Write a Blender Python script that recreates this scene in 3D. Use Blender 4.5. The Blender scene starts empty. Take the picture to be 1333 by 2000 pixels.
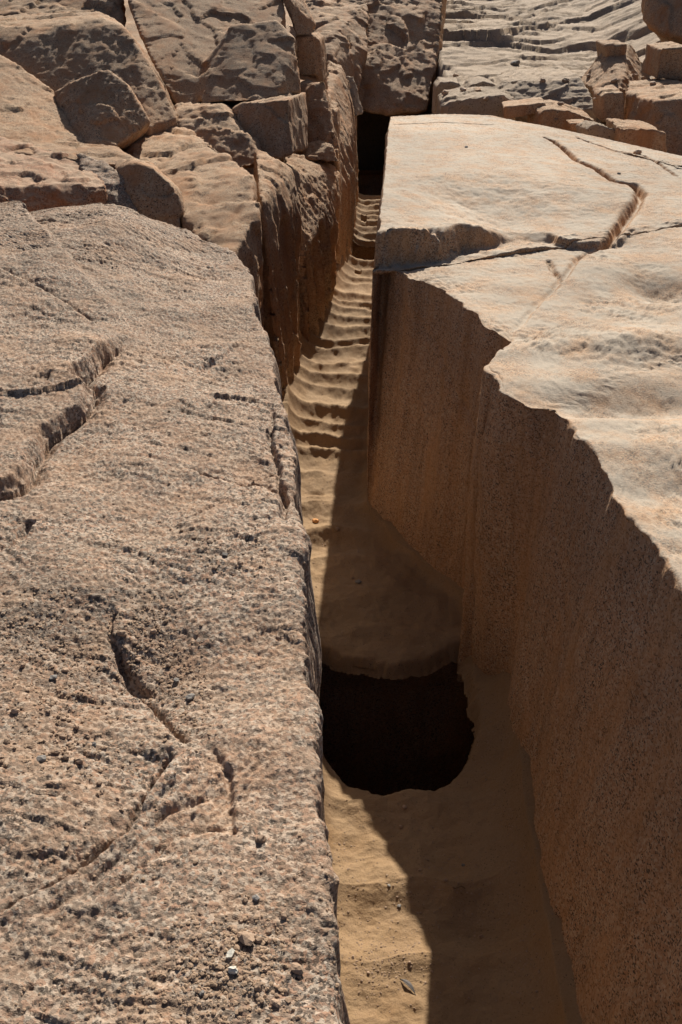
import bpy, bmesh, math, random, time
import numpy as np
T0 = time.time()
SC = bpy.context.scene
COL = SC.collection
rng = np.random.default_rng(7)
random.seed(7)

# ------------------------------------------------------------------ camera
CAM_H, PITCH, FOC = 3.45, math.radians(30.5), 1944.0     # focal length in photo pixels (2000 px = 36 mm)
cam = bpy.data.cameras.new('camera'); camo = bpy.data.objects.new('camera', cam); COL.objects.link(camo)
camo.location = (0, 0, CAM_H); camo.rotation_euler = (math.pi/2 - PITCH, 0, 0)
cam.sensor_fit = 'VERTICAL'; cam.sensor_height = 36; cam.lens = 35.0
cam.clip_start = 0.05; cam.clip_end = 500
SC.camera = camo

# ------------------------------------------------------------------ light
SUNV = np.array((0.395, 2.45, 1.70)); SUNV /= np.linalg.norm(SUNV)      # towards the sun
EL = math.asin(SUNV[2]); AZ = math.atan2(SUNV[0], SUNV[1])
world = bpy.data.worlds.new('World'); SC.world = world; world.use_nodes = True
wn = world.node_tree.nodes; wl = world.node_tree.links
sky = wn.new('ShaderNodeTexSky'); sky.sky_type = 'NISHITA'; sky.sun_disc = False
sky.sun_elevation = EL; sky.sun_rotation = AZ; sky.air_density = 0.6; sky.dust_density = 2.5; sky.ozone_density = 0.4; sky.altitude = 100
wn['Background'].inputs['Strength'].default_value = 0.05
wl.new(sky.outputs[0], wn['Background'].inputs['Color'])
sun = bpy.data.lights.new('sun', 'SUN'); suno = bpy.data.objects.new('sun', sun); COL.objects.link(suno)
sun.energy = 5.0; sun.angle = math.radians(0.53); sun.color = (1.0, 0.915, 0.79)
suno.rotation_euler = (math.pi/2 - EL, 0, -AZ + math.pi)
suno.location = (0, 0, 30)
SC.view_settings.view_transform = 'Standard'; SC.view_settings.look = 'None'
SC.view_settings.exposure = 0.48; SC.view_settings.gamma = 1.0
SC.render.engine = 'CYCLES'
SC.cycles.max_bounces = 8; SC.cycles.diffuse_bounces = 6
SC.cycles.use_denoising = True

# ------------------------------------------------------------------ measuring
CP, SP = math.cos(PITCH), math.sin(PITCH)
def ray(px, py):
    a = (px-666.5)/FOC; b = (1000-py)/FOC
    return a, CP + b*SP, -SP + b*CP
def W(px, py, z):                # point of the view line at height z
    d = ray(px, py); t = (z-CAM_H)/d[2]
    return np.array((d[0]*t, d[1]*t, z))
def F(px, py, y):                # point of the view line at forward distance y
    d = ray(px, py); t = y/d[1]
    return np.array((d[0]*t, y, CAM_H + d[2]*t))

# ------------------------------------------------------------------ noise (numpy)
_G = np.array([(1,1,0),(-1,1,0),(1,-1,0),(-1,-1,0),(1,0,1),(-1,0,1),(1,0,-1),(-1,0,-1),
               (0,1,1),(0,-1,1),(0,1,-1),(0,-1,-1),(1,1,0),(-1,1,0),(0,-1,1),(0,-1,-1)], np.float32)
def _hash(x, y, z, s):
    h = (x.astype(np.uint32)*np.uint32(374761393)) ^ (y.astype(np.uint32)*np.uint32(668265263)) ^ (z.astype(np.uint32)*np.uint32(2147483647-58)) ^ np.uint32((s*144665 + 1013) & 0xffffffff)
    h = (h ^ (h >> np.uint32(13)))*np.uint32(1274126177)
    h = (h ^ (h >> np.uint32(15)))*np.uint32(2246822519)
    return h ^ (h >> np.uint32(16))
from concurrent.futures import ThreadPoolExecutor
POOL = ThreadPoolExecutor(4); CH = 12000
def chunked(fn, arrs, *a):
    shp = arrs[0].shape; n = arrs[0].size
    if n <= CH: return fn(*arrs, *a)
    fl = [x.reshape(-1) for x in arrs]; out = np.empty(n, np.float32)
    def job(k): out[k:k+CH] = fn(*[x[k:k+CH] for x in fl], *a)
    list(POOL.map(job, range(0, n, CH)))
    return out.reshape(shp)
def perlin(p, s=0):
    p = np.asarray(p, np.float32)
    if p.ndim == 3 and np.ptp(p[..., 2]) == 0:
        return chunked(lambda x, y: _perlin2(x, y, s), [np.ascontiguousarray(p[..., k]) for k in range(2)])
    return chunked(lambda x, y, z: _perlin(np.stack([x, y, z], -1), s), [np.ascontiguousarray(p[..., k]) for k in range(3)])
_A = np.linspace(0, 2*np.pi, 33)[:32]; _G2 = np.stack([np.cos(_A), np.sin(_A)], -1).astype(np.float32)*1.1
def _perlin2(x, y, s=0):
    ix = np.floor(x).astype(np.int32); iy = np.floor(y).astype(np.int32); fx = x-ix.astype(np.float32); fy = y-iy.astype(np.float32)
    u = fx*fx*fx*(fx*(fx*6-15)+10); v = fy*fy*fy*(fy*(fy*6-15)+10); zz = np.zeros_like(ix); r = []
    for dx, dy in ((0, 0), (1, 0), (0, 1), (1, 1)):
        g = _G2[_hash(ix+dx, iy+dy, zz, s) & np.uint32(31)]; r.append(g[..., 0]*(fx-dx) + g[..., 1]*(fy-dy))
    a = r[0]+u*(r[1]-r[0]); b = r[2]+u*(r[3]-r[2])
    return a+v*(b-a)
def _perlin(p, s=0):
    i = np.floor(p).astype(np.int32); f = p - i.astype(np.float32)
    u = f*f*f*(f*(f*6-15)+10)
    out = np.zeros(p.shape[:-1], np.float32)
    for dx in (0, 1):
        wx = u[..., 0] if dx else 1-u[..., 0]
        for dy in (0, 1):
            wy = u[..., 1] if dy else 1-u[..., 1]
            for dz in (0, 1):
                wz = u[..., 2] if dz else 1-u[..., 2]
                g = _G[_hash(i[..., 0]+dx, i[..., 1]+dy, i[..., 2]+dz, s) & np.uint32(15)]
                out += wx*wy*wz*(g[..., 0]*(f[..., 0]-dx) + g[..., 1]*(f[..., 1]-dy) + g[..., 2]*(f[..., 2]-dz))
    return out
def fbm(p, wl, octs=4, s=0, gain=0.5, st=(1, 1, 1)):
    q = np.asarray(p, np.float32)/np.float32(wl)/np.array(st, np.float32); a = 1.0; o = 0
    for k in range(octs):
        o = o + a*perlin(q + k*17.3, s+k); q = q*2.03; a *= gain
    return o
def ridged(p, wl, octs=3, s=0, gain=0.5, st=(1, 1, 1)):
    q = np.asarray(p, np.float32)/np.float32(wl)/np.array(st, np.float32); a = 1.0; o = 0
    for k in range(octs):
        o = o + a*(1-2*np.abs(perlin(q + k*9.7, s+k))); q = q*2.1; a *= gain
    return o
def facets(p, cell, s=0, tilt=0.35, off=0.06, st=(1, 1, 1)):
    p = np.asarray(p, np.float32)
    return chunked(lambda x, y, z: _facets(np.stack([x, y, z], -1), cell, s, tilt, off, st), [np.ascontiguousarray(p[..., k]) for k in range(3)])
def _facets(p, cell, s=0, tilt=0.35, off=0.06, st=(1, 1, 1)):
    """planar chipped facets: every cell has its own small tilt and offset"""
    q = np.asarray(p, np.float32)/np.float32(cell)/np.array(st, np.float32); i = np.floor(q).astype(np.int32)
    best = np.full(q.shape[:-1], 9e9, np.float32); val = np.zeros_like(best)
    for dx in (-1, 0, 1):
        for dy in (-1, 0, 1):
            for dz in (-1, 0, 1):
                cx, cy, cz = i[..., 0]+dx, i[..., 1]+dy, i[..., 2]+dz
                h = _hash(cx, cy, cz, s); h2 = _hash(cx, cy, cz, s+991)
                r = [((h >> np.uint32(k)) & np.uint32(1023)).astype(np.float32)/1023 for k in (0, 10, 20)]
                g = [((h2 >> np.uint32(k)) & np.uint32(1023)).astype(np.float32)/511.5-1 for k in (0, 10, 20)]
                ex, ey, ez = q[..., 0]-cx-r[0], q[..., 1]-cy-r[1], q[..., 2]-cz-r[2]
                d = ex*ex + ey*ey + ez*ez
                m = d < best
                best = np.where(m, d, best)
                val = np.where(m, tilt*(g[0]*ex + g[1]*ey + g[2]*ez) + off*g[0]*2, val)
    return val*cell
def flakes(x, y, cell, s=0, st=(1.8, 0.8), tilt=0.2, off=0.08):
    return chunked(lambda a, b: _flakes(a, b, cell, s, st, tilt, off), [np.asarray(x, np.float32), np.asarray(y, np.float32)])
def _flakes(x, y, cell, s=0, st=(1.8, 0.8), tilt=0.2, off=0.08):
    """thin overlapping plates on an upward surface"""
    qx, qy = (x/(cell*st[0])).astype(np.float32), (y/(cell*st[1])).astype(np.float32)
    ix, iy = np.floor(qx).astype(np.int32), np.floor(qy).astype(np.int32)
    best = np.full(qx.shape, 9e9, np.float32); val = np.zeros_like(best); zz = np.zeros_like(ix)
    for dx in (-1, 0, 1):
        for dy in (-1, 0, 1):
            cx, cy = ix+dx, iy+dy; h = _hash(cx, cy, zz, s)
            r0 = (h & np.uint32(255)).astype(np.float32)/255; r1 = ((h >> np.uint32(8)) & np.uint32(255)).astype(np.float32)/255
            g = ((h >> np.uint32(16)) & np.uint32(255)).astype(np.float32)/127.5-1; g2 = (h >> np.uint32(24)).astype(np.float32)/127.5-1
            ex, ey = qx-cx-r0, qy-cy-r1; d = ex*ex+ey*ey; m = d < best
            best = np.where(m, d, best); val = np.where(m, tilt*(0.6*g*ex + (0.5*g2-0.6)*ey) + off*g, val)
    return val*cell
def sstep(a, b, x):
    t = np.clip((x-a)/(b-a), 0, 1); return t*t*(3-2*t)
def polyline_dist(X, Y, pts):
    """distance, signed side (+ = left of travel) and 0..1 position along a polyline"""
    pts = np.array(pts, float); seg = np.diff(pts, axis=0); L = np.linalg.norm(seg, axis=1); cum = np.r_[0, np.cumsum(L)]
    D = np.full(X.shape, 1e9); S = np.zeros(X.shape); T = np.zeros(X.shape)
    for k in range(len(seg)):
        ax, ay = pts[k]; dx, dy = seg[k]/L[k]
        t = np.clip((X-ax)*dx + (Y-ay)*dy, 0, L[k])
        ex, ey = X-ax-t*dx, Y-ay-t*dy
        d = np.hypot(ex, ey); m = d < D
        D = np.where(m, d, D); S = np.where(m, np.sign(dx*(Y-ay) - dy*(X-ax)), S); T = np.where(m, (cum[k]+t)/cum[-1], T)
    return D, S, T

# ------------------------------------------------------------------ materials
def mk(name):
    m = bpy.data.materials.new(name); m.use_nodes = True
    nt = m.node_tree; b = nt.nodes['Principled BSDF']
    return m, nt, b
class N:
    def __init__(s, nt): s.nt = nt
    def node(s, t, ins=None, **kw):
        n = s.nt.nodes.new(t)
        for k, v in kw.items(): setattr(n, k, v)
        for k, v in (ins or {}).items():
            if hasattr(v, 'node'): s.nt.links.new(v, n.inputs[k])
            else: n.inputs[k].default_value = v
        return n
    def noise(s, vec, scale, detail=4, rough=0.55, dist=0.0):
        return s.node('ShaderNodeTexNoise', {'Vector': vec, 'Scale': scale, 'Detail': detail, 'Roughness': rough, 'Distortion': dist}).outputs[0]
    def ramp(s, fac, stops, interp='LINEAR'):
        n = s.node('ShaderNodeValToRGB', {'Fac': fac}); r = n.color_ramp; r.interpolation = interp
        while len(r.elements) < len(stops): r.elements.new(0.5)
        for e, (p, c) in zip(r.elements, stops):
            e.position = p; e.color = (c, c, c, 1) if isinstance(c, (int, float)) else (*c, 1)
        return n.outputs[0]
    def mix(s, fac, a, b, mode='MIX'):
        n = s.node('ShaderNodeMix', data_type='RGBA', blend_type=mode)
        for idx, v in ((0, fac), (6, a), (7, b)):
            if hasattr(v, 'node'): s.nt.links.new(v, n.inputs[idx])
            else: n.inputs[idx].default_value = v if idx == 0 else (*v, 1)
        return n.outputs[2]
    def math(s, op, a, b=0.0, c=None):
        n = s.node('ShaderNodeMath', operation=op)
        for idx, v in enumerate((a, b) if c is None else (a, b, c)):
            if hasattr(v, 'node'): s.nt.links.new(v, n.inputs[idx])
            else: n.inputs[idx].default_value = v
        return n.outputs[0]

def granite(name, crystals, patina, patina_amt, stain, stain_amt, dust, dust_amt, speck=0.2, scale=115, bump=0.004, streak=0.0, grain_contrast=1.0, fol=1.0, mica=(0.035, 0.03, 0.028)):
    m, nt, b = mk(name); n = N(nt)
    geo = n.node('ShaderNodeNewGeometry'); pos = geo.outputs['Position']
    wob = n.node('ShaderNodeTexNoise', {'Vector': pos, 'Scale': scale*0.9, 'Detail': 2})
    wv = n.node('ShaderNodeVectorMath', {0: wob.outputs['Color'], 1: (0.5, 0.5, 0.5)}, operation='SUBTRACT').outputs[0]
    wv = n.node('ShaderNodeVectorMath', {0: wv, 'Scale': 1.1/scale}, operation='SCALE').outputs[0]
    pw = n.node('ShaderNodeVectorMath', {0: pos, 1: wv}, operation='ADD').outputs[0]
    vor = n.node('ShaderNodeTexVoronoi', {'Vector': pw, 'Scale': scale, 'Randomness': 1.0})
    cell = n.node('ShaderNodeSeparateColor', {'Color': vor.outputs['Color']})
    k = len(crystals)
    col = n.ramp(cell.outputs[0], [(i/k, c) for i, c in enumerate(crystals)], 'CONSTANT')
    avg = tuple(sum(c[j] for c in crystals)/k for j in range(3))
    col = n.mix(1-grain_contrast*0.95, col, avg)
    # dark mica flakes
    vor2 = n.node('ShaderNodeTexVoronoi', {'Vector': pw, 'Scale': scale*1.55, 'Randomness': 1.0})
    c2 = n.node('ShaderNodeSeparateColor', {'Color': vor2.outputs['Color']})
    clump = n.noise(pos, 9, 3, 0.7)
    th = n.math('MULTIPLY_ADD', clump, 0.26, 0.87-speck)
    mk_ = n.math('GREATER_THAN', c2.outputs[1], th)
    col = n.mix(n.math('MULTIPLY', mk_, 0.85), col, mica)
    # weathering patina (dark grey-brown) in patches, drawn out along the foliation
    base_pos = pos
    if fol != 1.0: pos = n.node('ShaderNodeMapping', {'Vector': pos, 'Scale': (1.0, fol, 1.0), 'Rotation': (0, 0, 0.2)}).outputs[0]
    pt = n.noise(pos, 2.3, 4, 0.66)
    pt2 = n.noise(pos, 13, 4, 0.72)
    pf = n.math('MULTIPLY_ADD', pt2, 0.45, n.math('MULTIPLY', pt, 0.8))
    pf = n.ramp(pf, [(0.48, 0.0), (0.88, 1.0)])
    col = n.mix(n.math('MULTIPLY', pf, patina_amt), col, patina)
    md = n.ramp(n.noise(pos, 34, 4, 0.75), [(0.46, 0.0), (0.78, 1.0)])
    col = n.mix(n.math('MULTIPLY', md, patina_amt*0.55), col, tuple(c*0.8 for c in patina))
    pos = base_pos
    # iron stains, stretched downwards on faces
    mp = n.node('ShaderNodeMapping', {'Vector': pos, 'Scale': (3.2, 3.2, 0.55)})
    st = n.noise(mp.outputs[0], 1.6, 3, 0.6)
    sf = n.ramp(st, [(0.45, 0.0), (0.68, 1.0)])
    col = n.mix(n.math('MULTIPLY', sf, stain_amt), col, stain, 'MIX')
    if streak:
        mp2 = n.node('ShaderNodeMapping', {'Vector': pos, 'Scale': (22, 22, 0.9)})
        sk = n.noise(mp2.outputs[0], 1.0, 2, 0.6)
        col = n.mix(n.math('MULTIPLY', n.ramp(sk, [(0.5, 0.0), (0.72, 1.0)]), streak), col, tuple(c*0.35 for c in stain))
    # sandy dust that settles on surfaces facing up
    nz = n.node('ShaderNodeSeparateXYZ', {'Vector': geo.outputs['Normal']}).outputs[2]
    df = n.math('MULTIPLY', n.ramp(nz, [(0.55, 0.0), (0.95, 1.0)]), n.ramp(n.noise(pos, 5.5, 3, 0.62), [(0.36, 0.35), (0.62, 1.0)]))
    col = n.mix(n.math('MULTIPLY', df, dust_amt), col, dust)
    # broad uneven tone
    col = n.mix(0.55, col, n.ramp(n.noise(pos, 0.9, 2, 0.6), [(0.3, 0.72), (0.7, 1.25)]), 'MULTIPLY')
    nt.links.new(col, b.inputs['Base Color'])
    b.inputs['Roughness'].default_value = 0.86; b.inputs['Specular IOR Level'].default_value = 0.22
    h1 = n.noise(pos, 95, 3, 0.7); h2 = n.noise(pos, 300, 1, 0.6)
    h = n.math('ADD', n.math('MULTIPLY', h1, 1.0), n.math('MULTIPLY', h2, 0.35))
    h = n.math('ADD', h, n.math('MULTIPLY', cell.outputs[2], 0.16))
    bp = n.node('ShaderNodeBump', {'Height': h, 'Strength': 1.0, 'Distance': bump})
    nt.links.new(bp.outputs[0], b.inputs['Normal'])
    return m

PINK = [(0.36, 0.215, 0.145), (0.43, 0.31, 0.23), (0.28, 0.185, 0.135), (0.43, 0.365, 0.30), (0.21, 0.16, 0.125), (0.54, 0.43, 0.34)]
M_LEDGE = granite('granite_ledge', PINK, (0.18, 0.143, 0.113), 0.68, (0.37, 0.22, 0.13), 0.40, (0.40, 0.30, 0.205), 0.14, speck=0.22, scale=100, bump=0.0038, fol=2.2)
M_BLOCK = granite('granite_block', [(0.48, 0.30, 0.18), (0.43, 0.265, 0.155), (0.50, 0.355, 0.235), (0.37, 0.235, 0.145), (0.53, 0.39, 0.265)],
                  (0.25, 0.18, 0.13), 0.45, (0.42, 0.205, 0.095), 0.8, (0.47, 0.345, 0.23), 0.42, speck=0.10, scale=85, bump=0.009, streak=0.25)
M_OBEL = granite('granite_obelisk', [(0.50, 0.30, 0.17), (0.46, 0.255, 0.135), (0.54, 0.36, 0.225), (0.41, 0.23, 0.125), (0.56, 0.41, 0.275)],
                 (0.30, 0.22, 0.165), 0.30, (0.50, 0.27, 0.12), 0.55, (0.44, 0.40, 0.335), 0.82, speck=0.17, scale=120, bump=0.0035, streak=0.3)
M_FLOOR = granite('sandy_trench_floor', [(0.32, 0.21, 0.12), (0.295, 0.19, 0.102), (0.345, 0.232, 0.138)],
                  (0.25, 0.165, 0.09), 0.5, (0.33, 0.19, 0.08), 0.4, (0.335, 0.23, 0.13), 0.6, speck=0.02, scale=150, bump=0.0035, streak=0.0, grain_contrast=0.6)
M_HILL = granite('granite_hillside', [(0.46, 0.36, 0.265), (0.42, 0.33, 0.245), (0.49, 0.395, 0.30)],
                 (0.25, 0.205, 0.165), 0.5, (0.38, 0.25, 0.15), 0.3, (0.46, 0.37, 0.28), 0.5, speck=0.05, scale=60, bump=0.012)
M_RED = granite('granite_broken_red', [(0.40, 0.19, 0.105), (0.46, 0.25, 0.15), (0.33, 0.15, 0.085), (0.47, 0.31, 0.21)],
                (0.28, 0.16, 0.10), 0.3, (0.40, 0.16, 0.07), 0.6, (0.47, 0.35, 0.25), 0.85, speck=0.12, scale=90, bump=0.008, streak=0.3)

def plain(name, col, rough=0.8, var=0.25, scale=30):
    m, nt, b = mk(name); n = N(nt)
    oi = n.node('ShaderNodeObjectInfo'); geo = n.node('ShaderNodeNewGeometry')
    f = n.noise(geo.outputs['Position'], scale, 4, 0.6)
    c = n.mix(f, tuple(x*(1-var) for x in col), tuple(min(1, x*(1+var)) for x in col))
    c = n.mix(0.8, c, n.ramp(oi.outputs['Random'], [(0, 0.55), (1, 1.35)]), 'MULTIPLY')
    nt.links.new(c, b.inputs['Base Color']); b.inputs['Roughness'].default_value = rough
    b.inputs['Specular IOR Level'].default_value = 0.25
    bp = n.node('ShaderNodeBump', {'Height': n.noise(geo.outputs['Position'], 180, 4), 'Strength': 0.6, 'Distance': 0.003})
    nt.links.new(bp.outputs[0], b.inputs['Normal'])
    return m
M_PEB = plain('pebble_granite', (0.36, 0.255, 0.18))
M_GRAVEL = plain('gravel_granite', (0.40, 0.28, 0.19), var=0.55, scale=60)
M_PEBGREY = plain('pebble_grey', (0.24, 0.225, 0.21))
M_ORANGE = plain('orange_stone', (0.55, 0.27, 0.10), var=0.15)
M_WHITE = plain('pale_chip', (0.75, 0.72, 0.62), 0.6, 0.08)
M_FEATHER = plain('grey_feather', (0.13, 0.12, 0.115), 0.7, 0.3, 150)
M_TWIG = plain('dry_twig', (0.25, 0.17, 0.10), 0.8)

# ------------------------------------------------------------------ mesh helpers
def tag(o, label=None, cat=None, group=None, kind=None):
    if label: o['label'] = label
    if cat: o['category'] = cat
    if group: o['group'] = group
    if kind: o['kind'] = kind
    return o
def mesh_obj(name, V, Fq, mat, smooth=True):
    V = np.asarray(V, np.float32)
    me = bpy.data.meshes.new(name); Fq = np.asarray(Fq, np.int32); nf, k = Fq.shape
    me.vertices.add(len(V)); me.vertices.foreach_set('co', V.ravel())
    me.loops.add(nf*k); me.loops.foreach_set('vertex_index', Fq.ravel())
    me.polygons.add(nf); me.polygons.foreach_set('loop_start', np.arange(nf, dtype=np.int32)*k)
    me.polygons.foreach_set('use_smooth', np.full(nf, smooth))
    me.materials.append(mat); me.update(calc_edges=True)
    o = bpy.data.objects.new(name, me); COL.objects.link(o)
    return o
def grid_faces(n, m):
    a = np.arange(n*m).reshape(n, m)
    return np.stack([a[:-1, :-1], a[:-1, 1:], a[1:, 1:], a[1:, :-1]], -1).reshape(-1, 4)
def grid_normals(P):
    du = np.gradient(P, axis=0); dv = np.gradient(P, axis=1)
    n = np.cross(dv, du); n /= np.linalg.norm(n, axis=-1, keepdims=True)+1e-12
    return n

def loft(name, stations, rows, nw, nt, mat, disp, radius=0.05, zfeat=None, tpow=1.4, grow=1.0, flip=False, jitter=lambda R: 1.0, outer=None, wallsmooth=0):
    """stations: (base xyz, rim xyz, inner xyz).  wall goes base -> rim, top goes rim -> inner.
    the cross sections are joined into one skin, its corner is rounded, then broken up by disp"""
    B, R, I = [np.array([s[k] for s in stations], float) for k in range(3)]
    L = np.r_[0, np.cumsum(np.maximum(np.linalg.norm(np.diff(R, axis=0), axis=1), 0.5*np.linalg.norm(np.diff(B, axis=0), axis=1)))]
    q = np.linspace(0, 1, rows)
    if grow != 1.0: q = (grow**q-1)/(grow-1)
    q = q*L[-1]
    ip = lambda A: np.stack([np.interp(q, L, A[:, k]) for k in range(3)], -1)
    B, R, I = ip(B), ip(R), ip(I)
    # soften kinks a little and let the rim wander
    jit = fbm(np.c_[q, q*0+3.1, q*0], 0.35, 5, 41, 0.62)[:, None]
    jit2 = fbm(np.c_[q, q*0+9.1, q*0], 0.11, 3, 47, 0.6)[:, None]
    dt = I-R; dt /= np.linalg.norm(dt, axis=1, keepdims=True)
    dw = R-B; dw /= np.linalg.norm(dw, axis=1, keepdims=True)
    R = R + dt*(0.05*jit+0.02*jit2)*np.asarray(jitter(R)).reshape(-1, 1)
    wl_ = np.linspace(0, 1, nw)[:, None, None]**0.9
    r = radius*(1+0.6*fbm(np.c_[q, q*0, q*0+5.5], 0.5, 3, 51))[:, None]
    if wallsmooth:
        step = q[1]-q[0]; hw = max(1, int(wallsmooth/step)); ker = np.hanning(2*hw+3)[1:-1]; ker /= ker.sum()
        Rs = np.stack([np.convolve(np.pad(R[:, k], hw, mode='edge'), ker, 'valid') for k in range(3)], -1)
        wk = sstep(4.3, 4.05, R[:, 1])[:, None]; Rs = Rs*wk + R*(1-wk)
    else: Rs = R
    wall = B[None] + (Rs-dw*r-B)[None]*wl_ + (R-Rs)[None]*sstep(.80, 1.0, wl_)
    tb = np.linspace(0, 1, 12)[1:-1][:, None, None]
    a, c = (R-dw*r)[None], (R+dt*r)[None]
    arc = (1-tb)**2*a + 2*tb*(1-tb)*R[None] + tb*tb*c
    tt = (np.linspace(0, 1, nt)**tpow)[:, None, None]
    top = c + (I[None]-c)*tt
    if outer is not None:
        to = np.linspace(0, 1, 25)[1:, None, None]**1.5
        top = np.concatenate([top, I[None] + np.array(outer)*to], 0)
    P = np.concatenate([wall, arc, top], 0).transpose(1, 0, 2)
    Nn = grid_normals(P)
    if flip: Nn = -Nn
    if zfeat is not None:
        wgt = np.zeros(P.shape[1]); wgt[nw-1:nw+10] = np.linspace(0.5, 1, 11); wgt[nw+10:] = 1
        P[..., 2] += zfeat(P[..., 0], P[..., 1])*wgt[None]
    D = disp(P, Nn)
    P = P + (D if D.ndim == 3 else Nn*D[..., None])
    o = mesh_obj(name, P.reshape(-1, 3), grid_faces(*P.shape[:2])[:, ::-1] if flip else grid_faces(*P.shape[:2]), mat)
    return o

def rock(name, hulls, voxel, mat, label, cat='rock', amp=1.0, facet=0.25, smooth=0, seed=0, group=None, extra=None, st=(1, 1, 1), fine=1.0):
    """one solid block: hull(s) of its corner points, remeshed fine, then chipped and weathered"""
    voxel *= 1.3
    bm = bmesh.new()
    for pts in hulls:
        vs = [bm.verts.new(tuple(p)) for p in pts]
        r = bmesh.ops.convex_hull(bm, input=vs)
        bmesh.ops.delete(bm, geom=list({g for g in r['geom_interior'] if isinstance(g, bmesh.types.BMVert)}), context='VERTS')
    me = bpy.data.meshes.new('tmp'); bm.to_mesh(me); bm.free()
    to = bpy.data.objects.new('tmp', me); COL.objects.link(to)
    md = to.modifiers.new('r', 'REMESH'); md.mode = 'VOXEL'; md.voxel_size = voxel
    dg = bpy.context.evaluated_depsgraph_get()
    m2 = bpy.data.meshes.new_from_object(to.evaluated_get(dg))
    bpy.data.objects.remove(to); bpy.data.meshes.remove(me)
    n = len(m2.vertices); V = np.empty(n*3, np.float32); m2.vertices.foreach_get('co', V); V = V.reshape(-1, 3)
    E = np.empty(len(m2.edges)*2, np.int32); m2.edges.foreach_get('vertices', E); E = E.reshape(-1, 2)
    deg = np.bincount(E.ravel(), minlength=n)[:, None].astype(np.float32)
    for _ in range(smooth):
        A = np.zeros_like(V)
        for k in range(3):
            A[:, k] = np.bincount(E[:, 0], V[E[:, 1], k], n) + np.bincount(E[:, 1], V[E[:, 0], k], n)
        V = V*0.4 + 0.6*A/np.maximum(deg, 1)
    m2.vertices.foreach_set('co', V.ravel()); m2.update()
    Nn = np.empty(n*3, np.float32); m2.vertices.foreach_get('normal', Nn); Nn = Nn.reshape(-1, 3)
    ext = (V.max(0)-V.min(0)).mean()
    d = 0
    if facet: d = d + amp*(facets(V + 0.08*ext*fbm(V, 0.3*ext, 2, seed+5)[:, None], facet, 60+seed, 0.12, 0.035, st) + 0.6*facets(V, facet*0.33, 80+seed, 0.20, 0.03, st) + 0.4*facets(V, 0.045, 90+seed, 0.20, 0.05, st))
    d = d + amp*(0.010*ext*fbm(V, 0.5*ext, 2, seed) + fine*(0.012*fbm(V, 0.10, 4, seed+9, 0.6, (1, 1, 1.6)) + -0.006*ridged(V, 0.08, 2, seed+12, .6, (1, 1, 2))))
    V = V + Nn*d[:, None]
    if extra is not None: V = extra(V, Nn)
    m2.vertices.foreach_set('co', V.astype(np.float32).ravel())
    m2.polygons.foreach_set('use_smooth', np.ones(len(m2.polygons), bool))
    m2.materials.clear(); m2.materials.append(mat); m2.update(); m2.name = name
    o = bpy.data.objects.new(name, m2); COL.objects.link(o)
    tag(o, label, cat, group, 'thing')
    return o
def prism(poly, y, dy, dx=0, dz=0, below=None, lean=0.0):
    """corner points of a block: its front outline at distance y, pushed back by (dx,dy,dz)"""
    f = [F(px, py, y if len(p) == 0 else p[0]) for px, py, *p in poly]
    zb = min(p[2] for p in f); zt = max(p[2] for p in f)
    f = [p + np.array((0, lean*(p[2]-zb)/(zt-zb+1e-6), 0)) for p in f]
    out = f + [p + np.array((dx, dy, dz)) for p in f]
    if below is not None: out += [np.array((p[0], p[1], below)) for p in out]
    return out

# ================================================================== TRENCH FLOOR
_ty = [0.9, 2.0, 3.1, 3.6, 4.0, 4.44, 5.0, 5.5, 5.9, 7.33, 8.1, 8.7, 9.3, 9.8, 10.2, 11.0, 12.0, 13.0, 15.2, 17.0]
_tl = [-.06, -.05, -.08, -.11, -.14, -.17, -.24, -.32, -.36, -.38, -.42, -.44, -.34, -.2, -.12, 0.02, .13, .17, .24, .26]
_tr = [.80, .78, .80, .85, .84, .90, .66, .34, .18, .28, .335, .38, .42, .455, .48, .54, .62, .70, .86, .95]
XL = lambda y: np.interp(y, _ty, _tl) - 0.05*sstep(5.6, 6.6, y)
XR = lambda y: np.interp(y, _ty, _tr)
CREST = [1.2]
while CREST[-1] < 18:
    y0 = CREST[-1]; CREST.append(y0 + (0.46 if y0 < 6.2 else 0.30)*(0.72+0.56*random.random()))
CREST = np.array(CREST)
def pit_near(x):
    v = np.clip(np.abs((x-.27)/.445), 0, .999)
    return 3.33 + .72*(1-(1-v**2.3)**(1/2.3))
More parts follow.
